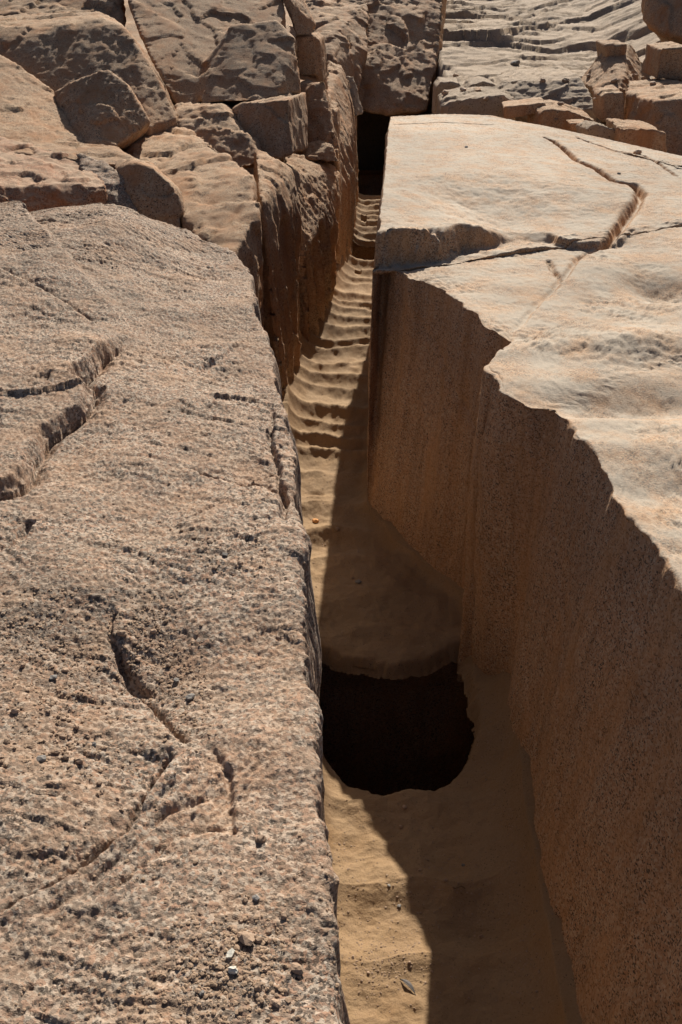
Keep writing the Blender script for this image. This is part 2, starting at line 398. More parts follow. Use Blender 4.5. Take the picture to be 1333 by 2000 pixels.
def floor_z(x, y):
    P = np.stack([x, y, x*0], -1)
    xl, xr = XL(y), XR(y)
    near = sstep(6.9, 5.6, y)
    rl = 0.20*(1-near)+0.12*near + 0.16*sstep(7.0, 8.3, y)*sstep(10.6, 9.8, y)
    def cup(d, r):
        d = np.clip(d, 0, r); return r - np.sqrt(np.maximum(r*r-(r-d)**2, 0))
    z = cup(x-xl, rl) + cup(xr-x, 0.10+0.22*sstep(4.3, 3.7, y))*0.9
    # scallops left by the pounding stones
    yw = y + 0.10*perlin(P*np.array((2.4, 0.9, 1)) + 3, 3) + 0.05*((x-(xl+xr)/2)/np.maximum(xr-xl, .2)*2)**2
    k = np.clip(np.searchsorted(CREST, yw)-1, 0, len(CREST)-2)
    t = (yw-CREST[k])/(CREST[k+1]-CREST[k])
    sc = np.abs(2*t-1)**2.1; sc = sc - 0.14*sstep(.8, 1.0, np.abs(2*t-1))
    hcell = 0.7 + 0.7*((np.sin(k*12.9898)*43758.5453) % 1)
    z = z + (0.062*(1-near)+0.042*near)*hcell*(sc-1.0)
    z = z + 0.02*fbm(P, 0.5, 3, 11) + 0.013*fbm(P, 0.13, 4, 15, 0.55) + 0.002*ridged(P, 0.05, 2, 19)*sstep(-.2, .5, perlin(P*2.2, 21))
    # foot marks and hollows in the sand between the pit and the scallops
    for (px, py, a, r) in ((620, 955, .035, .06), (650, 915, .02, .09), (640, 880, .018, .08), (668, 975, .02, .07), (690, 705, .03, .045), (700, 648, .025, .05), (880, 1690, .02, .07), (930, 1820, .015, .08)):
        c = W(px, py, 0); z = z - a*np.exp(-((x-c[0])**2+(y-c[1])**2)/(r*r)) + 0.5*a*np.exp(-((x-c[0])**2+(y-c[1]+1.2*r)**2)/(r*r))
    # three shafts sunk through the floor
    wob = 0.032*perlin(P*8, 31) + 0.014*perlin(P*27, 33)
    yn = pit_near(x)
    yf = 4.30 + 0.16*((x-.26)/.4)**2
    ins = np.minimum(np.minimum(y-yn, yf-y), 0.44-np.abs(x-.275)) + wob
    z = z - 0.085*sstep(-0.005, 0.05, ins) - 0.015*np.exp(-np.maximum(-ins, 0)/.05)
    ins2 = np.minimum(y-11.9, 12.9-y) + wob*.5; z = z - 0.10*sstep(-.02, 0.05, ins2)
    ins3 = np.minimum(y-15.25, 18-y) + wob*.5; z = z - 0.10*sstep(-.02, 0.05, ins3)
    cut = np.maximum(np.maximum(ins, ins2), ins3)
    # two small drilled sockets
    for (px, py) in ((699, 518), (711, 421)):
        c = W(px, py, 0.02); r2 = np.maximum(np.abs(x-c[0])*1.0, np.abs(y-c[1])*0.33)
        z = z - 0.12*sstep(0.040, 0.028, r2+wob*0.2)
    return z, cut
def build_floor():
    rows, cols = 1500, 120
    y = 0.9*(17.4/0.9)**np.linspace(0, 1, rows)
    s = np.linspace(-0.03, 1.03, cols)
    Y = np.repeat(y[:, None], cols, 1)
    X = XL(Y) + (XR(Y)-XL(Y))*s[None] + np.where(s < 0, -.25, 0)[None] + np.where(s > 1, .25, 0)[None]
    Z, cut = floor_z(X, Y)
    Fq = grid_faces(rows, cols)
    Fq = Fq[(cut.ravel()[Fq] < 0.04).any(1)]
    o = mesh_obj('trench_floor', np.stack([X, Y, Z], -1).reshape(-1, 3), Fq, M_FLOOR)
    tag(o, 'sandy scalloped floor of the narrow trench with dark shafts', kind='structure')
build_floor()
def shaft(outline, zt, label):
    c = outline.mean(0); n = len(outline); prof = [(0.0, zt), (0.05, zt-.04), (0.20, zt-.12), (0.32, zt-.4), (0.36, -1.4), (0.30, -2.4), (-0.3, -2.45)]
    d = outline-c; d = d/np.linalg.norm(d, axis=1, keepdims=True)
    ts = np.linspace(0, len(prof)-1, 60); off = np.interp(ts, range(len(prof)), [p[0] for p in prof]); zz = np.interp(ts, range(len(prof)), [p[1] for p in prof])
    P = np.stack([np.c_[outline + d*o, np.full(n, z)] for o, z in zip(off, zz)])
    P = np.concatenate([P, P[:, :1]], 1)
    P[..., :2] += (0.03*fbm(P, .3, 3, 37)[..., None])*np.concatenate([d, d[:1]])[None]*np.clip(ts/2, 0, 1)[:, None, None]
    o = mesh_obj('shaft', P.reshape(-1, 3), grid_faces(*P.shape[:2]), M_OBEL); o.parent = bpy.data.objects['trench_floor']
    b = mesh_obj('shaft_bottom', np.r_[P[-1], [[c[0], c[1], -2.5]]], [[i, i+1, n+1] for i in range(n)], M_FLOOR); b.parent = o
xs_ = .275-.435*np.cos(np.linspace(0, np.pi, 60))
shaft(np.concatenate([np.c_[xs_, pit_near(xs_)+.012], np.c_[xs_, 4.30+.16*((xs_-.26)/.4)**2-.015][::-1]]), -0.085, '')
for y0, y1, x0, x1 in ((11.9, 12.9, 0.0, .78), (15.25, 17.3, .15, 1.0)):
    q_ = np.linspace(0, 1, 20)
    shaft(np.concatenate([np.c_[x0+(x1-x0)*q_, y0+q_*0+.01], np.c_[x1+q_*0, y0+(y1-y0)*q_], np.c_[x1+(x0-x1)*q_, y1+q_*0-.01], np.c_[x0+q_*0, y1+(y0-y1)*q_]]), -0.085, '')

# ================================================================== NEAR LEFT LEDGE
ZA = 1.83
def pl(*pts, z=ZA): return [W(a, b, z)[:2] for a, b in pts]
def a_feat(x, y):
    P = np.stack([x, y, x*0], -1)
    Pw = np.stack([x + 0.018*fbm(P, 0.16, 3, 101, .35) + .006*fbm(P, .028, 2, 105), y + 0.02*fbm(P, 0.16, 3, 103, .35) + .006*fbm(P, .028, 2, 106)], -1)
    X, Y = Pw[..., 0], Pw[..., 1]
    z = 0.07*fbm(P, 1.1, 3, 110, .4) + 0.08*np.exp(-((x+1.5)/.55)**2-((y-6.3)/.9)**2) - 0.05*np.exp(-((x+.75)/.3)**2-((y-6.1)/.7)**2)
    # slab lying over the left part, its broken edge runs down to the lower left
    d, s, t = polyline_dist(X, Y, pl((262, 640), (205, 697), (150, 755), (186, 765), (165, 805), (88, 850), (62, 930), (20, 965), (-120, 1010)))
    hgt = 0.072*sstep(0, .22, t)*(1-0.35*sstep(.38, .45, t))
    z = z + hgt*np.where(s < 0, np.exp(-d/0.55), 0)*sstep(0, 0.034, np.where(s < 0, d, 0)) - 0.035*sstep(0.06, 0, d)*sstep(0, .2, t)*np.where(s > 0, 1, .0)
    # lump on the far left
    d, s, t = polyline_dist(X, Y, pl((60, 436), (92, 470), (170, 540), (250, 600), (330, 700)))
    z = z + 0.09*sstep(1, 0.25, t)*sstep(0, 0.09, np.where(s < 0, d, 0))
    # cracks and small steps
    for pts, dep, wd, side in (
            ([(-30, 800), (40, 785), (90, 772), (108, 750)], .028, .009, 1),
            ([(365, 893), (420, 905), (470, 915), (515, 893), (552, 872)], .028, .010, 1),
            ([(533, 750), (528, 800), (545, 880), (560, 960)], .024, .009, -1),
            ([(470, 925), (520, 912), (548, 935), (556, 1000)], .03, .014, 1),
            ([(300, 1290), (205, 1215), (225, 1160)], .016, .008, 1),
            ([(372, 1405), (290, 1320), (215, 1225)], .028, .010, -1),
            ([(-40, 1765), (60, 1715), (130, 1670), (200, 1610), (262, 1530), (345, 1405)], .030, .008, 1),
            ([(40, 1790), (150, 1720), (260, 1600), (330, 1540), (430, 1500)], .010, .009, 1),
            ([(130, 1750), (230, 1690), (330, 1600), (445, 1580), (440, 1470), (395, 1400)], .012, .009, 1),
            ([(0, 1080), (40, 1060), (70, 1020)], .022, .014, 1),
            ([(330, 1000), (400, 975), (440, 960)], .012, .01, 1),
            ([(460, 640), (440, 665), (390, 690)], .012, .012, 1),
            ([(0, 560), (120, 600), (200, 640)], .016, .012, 1), ([(30, 700), (130, 690), (210, 655)], .016, .012, 1)):
        d, s, t = polyline_dist(X, Y, pl(*pts)); fade = sstep(0, .12, t)*sstep(1, .88, t)
        z = z - dep*fade*np.exp(-(d/wd)**2) - side*0.5*dep*fade*s*np.exp(-d/0.10)*sstep(0, wd, d)
    # coarse crumbling band in front
    d, s, t = polyline_dist(X, Y, pl((60, 1760), (230, 1640), (330, 1560), (400, 1480)))
    band = sstep(0.22, 0.03, d)
    z = z - band*(0.007*ridged(np.stack([x*.93-y*.37, x*.37+y*.93, x*0], -1), 0.04, 3, 131, .55, (1.0, 3.5, 1))-.006)
    # hollow filled with grit
    c = W(300, 1260, ZA); z = z - 0.035*np.exp(-(((x-c[0])/.10)**2+((y-c[1])/.22)**2))
    c = W(100, 1320, ZA); z = z - 0.03*np.exp(-(((x-c[0])/.22)**2+((y-c[1])/.25)**2))
    return z
def a_disp(P, Nn):
    up = sstep(0.2, 0.7, Nn[..., 2])
    wx = P[..., 0] + 0.013*fbm(P, 0.12, 3, 201, .3); wy = P[..., 1] + 0.011*fbm(P, 0.12, 3, 202, .3)
    sl = wy + 0.22*wx
    mask = 0.25 + 0.85*sstep(-.25, .5, fbm(P, 0.4, 3, 215))
    pm = sstep(-.1, .5, fbm(P, 0.22, 3, 217))
    d = 0.026*fbm(P, 0.36, 3, 203, .36)
    far = sstep(1.6, 3.2, P[..., 1])
    d = d + up*mask*((.35+.35*far)*flakes(wx, sl, 0.14, 5, (2.0, .8), .08, .03) + (.55+.3*far)*flakes(wx, sl, 0.05, 6, (2.2, .65), .12, .045) + (1.0+.7*far)*flakes(wx, sl, 0.017, 7, (1.9, .75), .13, .085))
    d = d + up*(-0.0018*pm*ridged(P, 0.05, 3, 205, .6, (2.4, .8, 1)) + (0.0034+.002*far)*fbm(P, 0.012, 2, 211, .7, (1.4, .9, 1)) + .004*fbm(P, .045, 3, 213, .55, (1.6, .9, 1)))
    d = d + (1-up)*(0.010*fbm(P, 0.22, 3, 231, .5, (1, 1, 2.5)) + 0.006*fbm(P, 0.03, 3, 233))
    return d
rimA = [(-40 + 740, 2120), (690, 2000), (666, 1800), (640, 1600), (617, 1420), (600, 1250), (591, 1100), (582, 950), (568, 850), (555, 780), (530, 680), (506, 600), (492, 530), (474, 495), (450, 478), (395, 463), (330, 445), (250, 429), (205, 421), (150, 424), (60, 428), (-60, 425)]
stA = []
for i, (px, py) in enumerate(rimA):
    zr = 1.76 if py > 600 else 1.78
    R = W(px, py, zr); y = R[1]
    if i < 13:
        B = np.array((np.interp(y, [1, 2.2, 3.1, 4.0, 4.4, 5.0, 5.7], [-.03, -.04, -.06, -.11, -.14, -.23, -.38]), y, -0.25)); I = np.array((-(0.42+0.335*y), y*0.98-0.10, 1.86))
    else:
        u = (i-12)/9
        B = R + np.array((0.02, 0.30, 0)); B[2] = 0.0
        I = np.array((-2.55-.6*u, 5.35+0.7*u, 1.93))
    stA.append((B, R, I))
stA.insert(0, (np.array((0.0, 0.35, -.25)), np.array((0.13, 0.35, 1.76)), np.array((-.6, 0.25, 1.85))))
A = loft('rock_ledge', stA, 1060, 30, 430, M_LEDGE, a_disp, radius=0.045, jitter=lambda R: 0.6, outer=(-5.0, 0, .15), zfeat=lambda x, y: a_feat(x, y), tpow=1.05, grow=8.0, flip=True)
tag(A, 'broad rough pinkish grey granite ledge filling the near left, cracked and strewn with grit', 'rock ledge', kind='thing')

# ================================================================== OBELISK
def zf_obel(x, y):
    P = np.stack([x, y, x*0], -1)
    Pw0, Pw1 = x + 0.05*fbm(P, 0.25, 4, 301, .6), y + 0.06*fbm(P, 0.25, 4, 303, .6)
    q = lambda *pts: [W(a, b, 1.77)[:2] for a, b in pts]
    z = 0*x
    # far slab stands higher; its broken front edge
    d, s, t = polyline_dist(Pw0, Pw1, q((690, 480), (760, 474), (840, 462), (920, 448), (1005, 436)))
    u = x - .0733*(y-6.3); wf = sstep(.1, 1.3, d)
    amp = np.interp(t, [0, .3, .7, 1], [.17, .16, .12, 0.0])*(1-wf) + wf*np.interp(u, [.2, 1.2, 2.7], [.17, .15, .04])
    e1, e0 = q((1005, 436), (920, 448)); ex, ey = (e1-e0)/np.linalg.norm(e1-e0)
    perp = ex*(Pw1-e1[1]) - ey*(Pw0-e1[0]); along = np.maximum(ex*(Pw0-e1[0]) + ey*(Pw1-e1[1]), 0)
    z = z + amp*np.where(along > 0, sstep(-.05-.9*along, .05+.9*along, perp), np.where(s > 0, 1.0, 1-sstep(0, .10, d)))
    z = z - 0.05*np.interp(t, [0, .5, .9, 1], [1, 1, .4, 0])*np.where(s < 0, sstep(.02, .12, d)*np.exp(-np.maximum(d-.12, 0)/.3), 0)
    # second step beside the crack
    d, s, t = polyline_dist(Pw0, Pw1, q((1066, 432), (1085, 449), (1140, 452), (1195, 450), (1240, 432), (1295, 418)))
    amp = np.interp(t, [0, .1, .5, .75, 1], [0, .055, .05, .01, 0.0])
    z = z - amp*np.where(s < 0, sstep(0, .03, d)*np.exp(-d/0.28), 0)
    # the long crack
    xs, ys = x + 0.012*fbm(P, .12, 3, 311), y + 0.02*fbm(P, .12, 3, 313)
    d, s, t = polyline_dist(xs, ys, q((1050, 280), (1075, 288), (1100, 303), (1125, 325), (1165, 340), (1200, 358), (1240, 362), (1253, 375), (1245, 392), (1215, 425), (1192, 450)))
    wd = np.interp(t, [0, .1, .5, .8, 1], [.006, .018, .026, .036, .026])
    z = z - 0.075*sstep(0, .08, t)*np.exp(-(d/wd)**2)
    d, s, t = polyline_dist(xs, ys, q((1192, 450), (1140, 470), (1105, 520), (1060, 560), (1010, 610), (985, 650)))
    z = z - np.interp(t, [0, .3, .6, 1], [.05, .035, .02, .012])*np.exp(-(d/.022)**2) + 0.012*np.where(s > 0, np.exp(-d/.25), -np.exp(-d/.25))*sstep(0, .02, d)*sstep(1, .7, t)*sstep(0, .12, t)
    for pts, dep in (([(960, 262), (860, 258), (770, 262)], .012), ([(1130, 280), (1200, 300), (1260, 305), (1320, 340)], .03), ([(1075, 480), (1085, 500), (1100, 520)], .03)):
        d, s, t = polyline_dist(xs, ys, q(*pts)); z = z - dep*np.exp(-(d/.014)**2)
    # pounded hollows on the near part
    near = sstep(6.3, 5.2, y)
    for (px, py, a, rx, ry) in ((1290, 575, .11, .26, .22), (1180, 560, -.05, .22, .3), (1250, 690, -.06, .5, .16), (1230, 800, .08, .5, .17), (1310, 900, -.03, .4, .13), (1180, 830, -.02, .2, .1), (1300, 980, .03, .3, .12), (1060, 720, .015, .15, .15)):
        c = W(px, py, 1.65); z = z - a*np.exp(-(((x-c[0])/rx)**2+((y-c[1])/ry)**2))
    z = z + near*0.022*fbm(P, 0.6, 3, 321) + 0.012*fbm(P, .9, 2, 325)
    return z
def o_disp(P, Nn):
    up = sstep(0.2, 0.7, Nn[..., 2]); x, y, zz = P[..., 0], P[..., 1], P[..., 2]
    near = sstep(7.0, 5.8, y + 0.3*perlin(P*1.4, 331))
    rough = up*(0.10+0.75*near*sstep(-.4, .4, fbm(P, .5, 3, 333)))
    d = rough*(-0.008*ridged(P + 0.05*fbm(P, .3, 2, 335)[..., None], 0.09, 3, 337, .55, (1.6, .8, 1)) + 0.010*fbm(P, .03, 3, 341, .65)) + up*0.004*fbm(P, .03, 3, 343)
    wall = 1-up
    wv = 0.06*perlin(P*np.array((1, 1, 2.0)), 353)
    rib = np.exp(-((y-1.2*zz-2.18+wv)/.022)**2)*.016 + np.exp(-((y-2.2*zz-2.55+wv)/.06)**2)*.014 + np.exp(-((y-3.98+.1*zz)/.07)**2)*.016 - np.exp(-((y-4.28)/.16)**2)*sstep(4.52, 4.44, y)*.05
    d = d + wall*(-0.006*ridged(P, .22, 2, 349, .5, (1, 1, 2.6)) + 0.022*fbm(P, .5, 3, 345, .5, (1, 1, 3)) + 0.008*fbm(P, .07, 4, 347, .6, (1, 1, 2.2)) + 0.0035*fbm(P, .02, 2, 351) - rib*(0.35+0.65*sstep(1.6, 1.1, zz)))
    return d
def wo(px, py, z=1.69): return W(px, py, z)
pairs = [((1.22, 0.6, 1.65), (.86, .6)), ((1.15, 1.6, 1.65), (.83, 1.6)), ((1.10, 2.2, 1.65), (.80, 2.19)),
         (wo(1333, 1150), W(1058, 1830, 0)), (wo(1290, 1085), W(1050, 1760, 0)), (wo(1225, 1000), W(1037, 1660, 0)), (wo(1190, 945), W(1030, 1580, 0)), (wo(1150, 880), W(1022, 1500, 0)),
         (wo(1112, 815), (.86, 3.75)), (wo(1082, 788), (.86, 3.98)), (wo(1062, 784), (.845, 4.05)), (wo(1043, 783), (.83, 4.1)), (wo(1012, 774), (.81, 4.18)), (wo(985, 760), (.78, 4.28)), (wo(966, 728), (.745, 4.38)), (wo(952, 712), (.67, 4.40)), (wo(956, 702), (.685, 4.455)),
         (wo(978, 682), (.84, 4.50)), (wo(1000, 660), (.93, 4.56)), (wo(985, 650), (.88, 4.66)), (wo(948, 636), (.74, 4.88)), (wo(915, 606), (.61, 5.08)), (wo(880, 574), (.48, 5.25)), (wo(845, 548), (.37, 5.48)), (wo(800, 534), (.27, 5.68)), (wo(778, 518), (.21, 5.80)),
         (wo(755, 500), W(722, 1008, 0)), (wo(735, 470, 1.85), W(713, 992, 0)), (wo(736, 430, 1.88), (.19, 6.4)), (wo(742, 380, 1.88), (.24, 7.2)), (wo(749, 320, 1.88), (.33, 8.6)), (wo(757, 238, 1.88), (.43, 10.0)), ((.47, 10.25, 1.84), (.46, 10.3)), ((1.0, 10.5, 1.82), (1.0, 10.9)), (wo(960, 224, 1.84), (1.6, 10.9)), (wo(1333, 300, 1.74), (3.2, 9.3)), ((3.7, 7.9, 1.68), (3.9, 7.9))]
stO = []
for R, B in pairs:
    R = np.array(R, float); B = np.array((B[0] - 0.08*float(sstep(4.2, 3.6, B[1])), B[1], -0.25)); R[2] = 1.69
    y = R[1]
    ym = max(y, ym) if stO else y
    stO.append((B, R, np.array((3.6 - 0.16*max(0, ym-6.6), np.interp(ym, [0.6, 2.6, 4.0, 4.8, 6.6, 10.6, 11.2], [1.6, 4.3, 5.8, 6.5, 7.5, 8.3, 8.4]), 1.73))))
n_ = len(stO)
for k in range(n_-4, n_): stO[k] = (stO[k][0], stO[k][1], np.array((2.7, 8.4-.03*(k-n_+4), 1.73)))
O = loft('granite_obelisk', stO, 860, 125, 300, M_OBEL, o_disp, radius=0.022, zfeat=zf_obel, tpow=1.25, wallsmooth=0.22, jitter=lambda R: 0.75-0.6*sstep(5.8, 6.6, R[:, 1]))
tag(O, 'huge unfinished obelisk still in bedrock, pale flat top split by a long winding crack', 'obelisk', kind='thing')

print('lofts', round(time.time()-T0, 1))
# ================================================================== BLOCKS LEFT OF THE TRENCH
def flutes(V, Nn, y0, y1, amp, lam, ztop=1.2, ph=0.0, sp=0.03):
    """vertical grooves pounded into the face that looks on the trench"""
    w = sstep(0.25, 0.7, Nn[:, 0])*sstep(ztop+0.15, ztop-0.2, V[:, 2] + 0.25*perlin(V*2.5, 71))*sstep(y0, y0+.1, V[:, 1])*sstep(y1, y1-.1, V[:, 1])
    yy = V[:, 1] + 0.06*perlin(V*np.array((2, 2, .8)), 77)+ph
    t = (yy/lam) % 1.0
    r_ = (1-w)*sp*fbm(V, .045, 3, 79, .7, (1, 1, 1.4)) + w*.008*fbm(V, .05, 3, 81)
    V = V + Nn*r_[:, None]; V[:, 0] -= w*amp*(1-(2*t-1)**2)
    return V
rock('rounded_block', [[F(235, 305, 8.6), F(292, 236, 9.6), F(345, 240, 9.6), F(400, 268, 9.0), F(470, 316, 8.1), F(494, 345, 7.7), F(504, 420, 7.0), F(455, 500, 6.45), F(400, 470, 6.7), F(375, 440, 7.0), F(300, 345, 8.0),
                        (-.66, 6.5, -.2), (-.60, 7.55, -.2), (-1.3, 9.4, .6), (-2.4, 8.9, .8), (-1.4, 7.7, .2), (-.62, 7.5, 1.7)]], 0.020, M_BLOCK,
     'rounded tan granite block with a gritty top just behind the near ledge', 'rock block', facet=0.35, seed=1, amp=0.7)
rock('upright_slab', [[F(500, 316, 8.4), F(545, 312, 8.7), F(572, 332, 8.8), F(590, 420, 8.6), F(512, 395, 7.6), (-.41, 7.42, -.2), (-.42, 8.3, -.2), (-.38, 8.95, -.2), (-.9, 9.0, -.2), (-.8, 7.7, -.2), (-.75, 9.2, 1.75)]], 0.015, M_BLOCK,
     'tall grey granite slab with a pointed top standing over the trench', 'rock slab', st=(.8, .8, 3.0), fine=.4, facet=0.3, seed=2, amp=0.6, extra=lambda V, n: flutes(V, n, 7.3, 9.1, .07, .33, 1.3, sp=.007))
rock('fluted_block', [[F(560, 300, 10.4), F(625, 318, 10.9), F(662, 322, 10.9), F(664, 345, 10.6), F(600, 385, 9.9), F(560, 335, 9.7), F(602, 492, 9.15), F(662, 478, 10.05),
                       (-.28, 8.95, -.2), (-.12, 10.15, -.2), (-.08, 10.5, -.2), (-1.2, 9.2, -.2), (-1.0, 10.8, -.2)]], 0.015, M_BLOCK,
     'block with a lit slanting top and deep vertical flutes down its trench face', 'rock block', st=(.8, .8, 3.0), fine=.4, facet=0.3, seed=3, amp=0.6, extra=lambda V, n: flutes(V, n, 8.9, 10.6, .13, .29, .85, sp=.009))
rock('thin_trench_wall', [[F(640, 118, 14.2), F(668, 128, 14.2), F(684, 200, 13.6), F(697, 300, 13.0), F(690, 330, 12.2), F(655, 330, 11.4), F(640, 200, 12.6),
                          (-.09, 10.55, -.2), (.14, 12.0, -.2), (.26, 15.2, -.2), (.25, 15.3, 1.1), (.16, 12.1, .9), (-.10, 10.5, .9), (-.6, 11, -.2), (-.5, 15, -.2)]], 0.018, M_BLOCK,
     'long thin wall of streaked rock running along the far trench', 'rock wall', st=(.8, .8, 3.0), fine=.4, facet=0.25, seed=4, amp=0.6, extra=lambda V, n: flutes(V, n, 10.4, 15.4, .06, .34, 1.2, sp=.007))
rock('column_block', [[F(585, 165, 11.4), F(632, 160, 11.4), F(632, 232, 11.2), F(600, 300, 10.9), F(660, 300, 10.7), F(585, 290, 10.9)] + [F(x, y, 11.9) for x, y in ((590, 160), (650, 200), (660, 290))] + [(-.5, 11.2, .3), (0.0, 11.2, .3), (-.1, 12, .3), (-.6, 12, .3)],
                      [F(628, 205, 11.5), F(660, 215, 11.4), F(660, 330, 11.0), F(628, 330, 11.0), F(640, 195, 12), F(662, 200, 12), (-.1, 11.2, .3), (.02, 11.4, .3)]], 0.016, M_BLOCK,
     'broken column of stacked grey rock beside the brown shaded block', 'rock block', st=(.8, .8, 3.0), fine=.4, facet=0.2, seed=5, amp=0.9)
rock('lumpy_stone', [[F(590, 300, 10.7), F(598, 280, 10.8), F(628, 272, 10.8), F(650, 282, 10.7), F(662, 318, 10.5), F(600, 312, 10.5), F(600, 300, 11.2), F(655, 300, 11.1)]], 0.012, M_BLOCK,
     'small lumpy stone wedged on the fluted block below the column', 'stone', facet=0.12, seed=6, amp=0.6)
rock('dark_cube_block', [prism([(577, 72), (612, 70), (620, 148), (583, 146)], 11.9, .6, .06), prism([(612, 70), (625, 78), (633, 160), (620, 165)], 11.95, .5, .05)], 0.014, M_BLOCK,
     'squared block with a dark shaded face perched above the trench', 'rock block', facet=0.2, seed=7, amp=0.5)
rock('leaning_boulder', [[F(548, -20, 12.0), F(566, 0, 11.9), F(578, 70, 11.8), F(612, 68, 11.9), F(616, 50, 12.0), F(596, 24, 12.2), F(580, -30, 12.4), F(560, 0, 13), F(610, 40, 12.9)]], 0.016, M_BLOCK,
     'leaning boulder on top of the dark cube block at the upper edge', 'boulder', facet=0.25, seed=8, amp=0.6)
rock('cliff_face', [[F(232, -60, 11.9), F(262, 40, 11.05), F(300, 130, 10.4), F(345, 206, 10.0), F(380, 204, 10.0), F(470, 192, 10.1), F(560, 30, 11.7), F(540, -80, 12.9), F(230, -120, 13.4), F(345, 210, 12.5), F(540, 200, 12.5)],
                    [F(380, 150, 10.4), F(450, 50, 10.8), F(540, 40, 10.9), F(578, 80, 10.7), F(584, 180, 10.3), F(540, 192, 9.95), F(470, 200, 9.85), F(390, 202, 9.9), F(580, 190, 11.4), F(560, 60, 11.9)]], 0.020, M_BLOCK,
     'tall smooth brown cliff face with a fractured lower right corner', 'rock face', facet=0.4, seed=9, amp=.4, fine=.5)
rock('shaded_step_block', [[F(455, 215, 9.75), F(475, 204, 9.75), F(565, 192, 9.7), F(570, 300, 9.5), F(545, 312, 9.4), F(500, 305, 9.45), F(470, 255, 9.6), F(598, 180, 10.5), F(602, 290, 10.2), F(460, 200, 10.6)]], 0.014, M_BLOCK,
     'block with a flat brown shaded front under the cliff face', 'rock block', facet=0.5, seed=10, amp=0.35)
rock('low_step_block', [[F(340, 218, 9.6), F(360, 208, 9.7), F(430, 205, 9.7), F(462, 240, 9.5), F(480, 300, 9.2), F(520, 315, 9.1), F(470, 330, 9.0), F(350, 260, 9.3), F(350, 200, 10.4), F(470, 200, 10.4), F(520, 330, 10.2)]], 0.015, M_BLOCK,
     'low step of lit granite left of the brown shaded block', 'rock block', facet=0.3, seed=11, amp=0.7)
def grain(V, Nn):        # slanting chisel grain on the coarse left slabs
    q = np.stack([V[:, 0]*.8 - V[:, 2]*.6 + V[:, 1]*.3, V[:, 1], V[:, 2]*.8 + V[:, 0]*.6], -1)
    return V + Nn*(0.007*ridged(q, 0.05, 3, 91, .6, (.7, 2.0, 4.0)))[:, None]
rock('layered_slab', [[F(-60, 60, 10.2), F(0, 92, 9.9), F(60, 78, 9.9), F(115, 55, 10.05), F(200, 38, 10.25), F(240, 52, 10.15), F(262, 80, 10.0), F(300, 140, 9.75), F(348, 232, 9.4), F(290, 250, 9.1), F(120, 260, 9.0), F(-80, 160, 9.5), F(-60, 20, 12.4), F(180, 15, 12.4), F(330, 180, 11.6), (-3.6, 9.5, 1.2), (-1.6, 9.3, 1.2)]], 0.020, M_BLOCK,
     'thick layered slab with a coarse sloping front in the upper left', 'rock slab', facet=0.35, seed=12, amp=.4, fine=.5, extra=grain)
rock('upper_back_slab', [[F(-80, -40, 12.6), F(60, -20, 12.4), F(180, 0, 12.0), F(238, -10, 11.8), F(246, 60, 11.2), F(200, 40, 11.2), F(-80, 60, 11.2), F(-80, 0, 14.0), F(230, 0, 14)]], 0.024, M_BLOCK,
     'back slab in the upper left corner beyond the layered slab', 'rock slab', facet=0.4, seed=13, amp=0.8)
rock('tilted_front_block', [[F(108, 180, 9.0), F(150, 158, 8.9), F(212, 138, 8.9), F(248, 165, 8.85), F(292, 238, 8.7), F(262, 262, 8.6), F(225, 290, 8.3), F(172, 296, 8.2), F(130, 300, 8.3), F(120, 200, 9.9), F(260, 180, 9.9), F(280, 280, 9.6)]], 0.014, M_BLOCK,
     'tilted block with a shaded coarse front leaning on the layered slab', 'rock block', facet=0.3, seed=14, amp=.3, fine=.5, extra=grain)
rock('slanting_apron', [[F(-90, 60, 10.0), F(0, 112, 9.5), F(40, 130, 9.4), F(110, 185, 9.1), F(175, 292, 8.2), F(60, 290, 7.9), F(-100, 270, 7.8), F(-100, 150, 9.9), F(100, 220, 9.9), F(160, 300, 9.2), (-3.5, 8.2, 1.2)]], 0.016, M_BLOCK,
     'slanting lit rock apron with coarse slanting grain at the left edge', 'rock slab', facet=0.3, seed=15, amp=.35, fine=.5, extra=grain)
rock('red_edged_slab', [[F(-80, 262, 8.0), F(10, 268, 7.9), F(95, 300, 7.7), F(160, 318, 7.5), F(208, 362, 7.05), F(206, 420, 6.95), F(120, 432, 6.75), F(95, 395, 6.8), F(68, 355, 6.9), F(0, 360, 6.75), F(-80, 350, 6.7), F(-80, 480, 6.4), F(80, 480, 6.6), F(100, 440, 6.7), F(220, 330, 8.2), F(200, 440, 7.8)]], 0.014, M_RED,
     'flat slab with a freshly broken reddish front edge at the left', 'rock slab', facet=0.22, seed=16, amp=0.8)
rock('flaky_slab_end', [[F(150, 300, 7.6), F(205, 312, 7.5), F(245, 345, 7.3), F(262, 400, 7.1), F(272, 425, 7.0), F(200, 435, 6.95), F(200, 370, 7.1), F(160, 340, 7.3), F(250, 360, 7.9), F(180, 320, 8.2)]], 0.012, M_LEDGE,
     'flaky rounded end of dark grey rock right of the reddish slab', 'rock', facet=0.12, seed=17, amp=0.7, st=(1.4, 1.4, .6))
rock('dark_faced_boulder', [[F(212, 300, 7.9), F(225, 330, 7.4), F(270, 318, 7.3), F(300, 328, 7.25), F(338, 365, 7.2), F(352, 400, 7.15), F(356, 470, 7.0), F(250, 440, 7.0), F(240, 380, 7.2), F(372, 400, 7.6), F(358, 380, 7.9), F(300, 318, 8.3), F(360, 460, 8)]], 0.013, M_BLOCK,
     'boulder with a large dark shaded face behind the near ledge', 'boulder', facet=0.4, seed=18, amp=0.45)
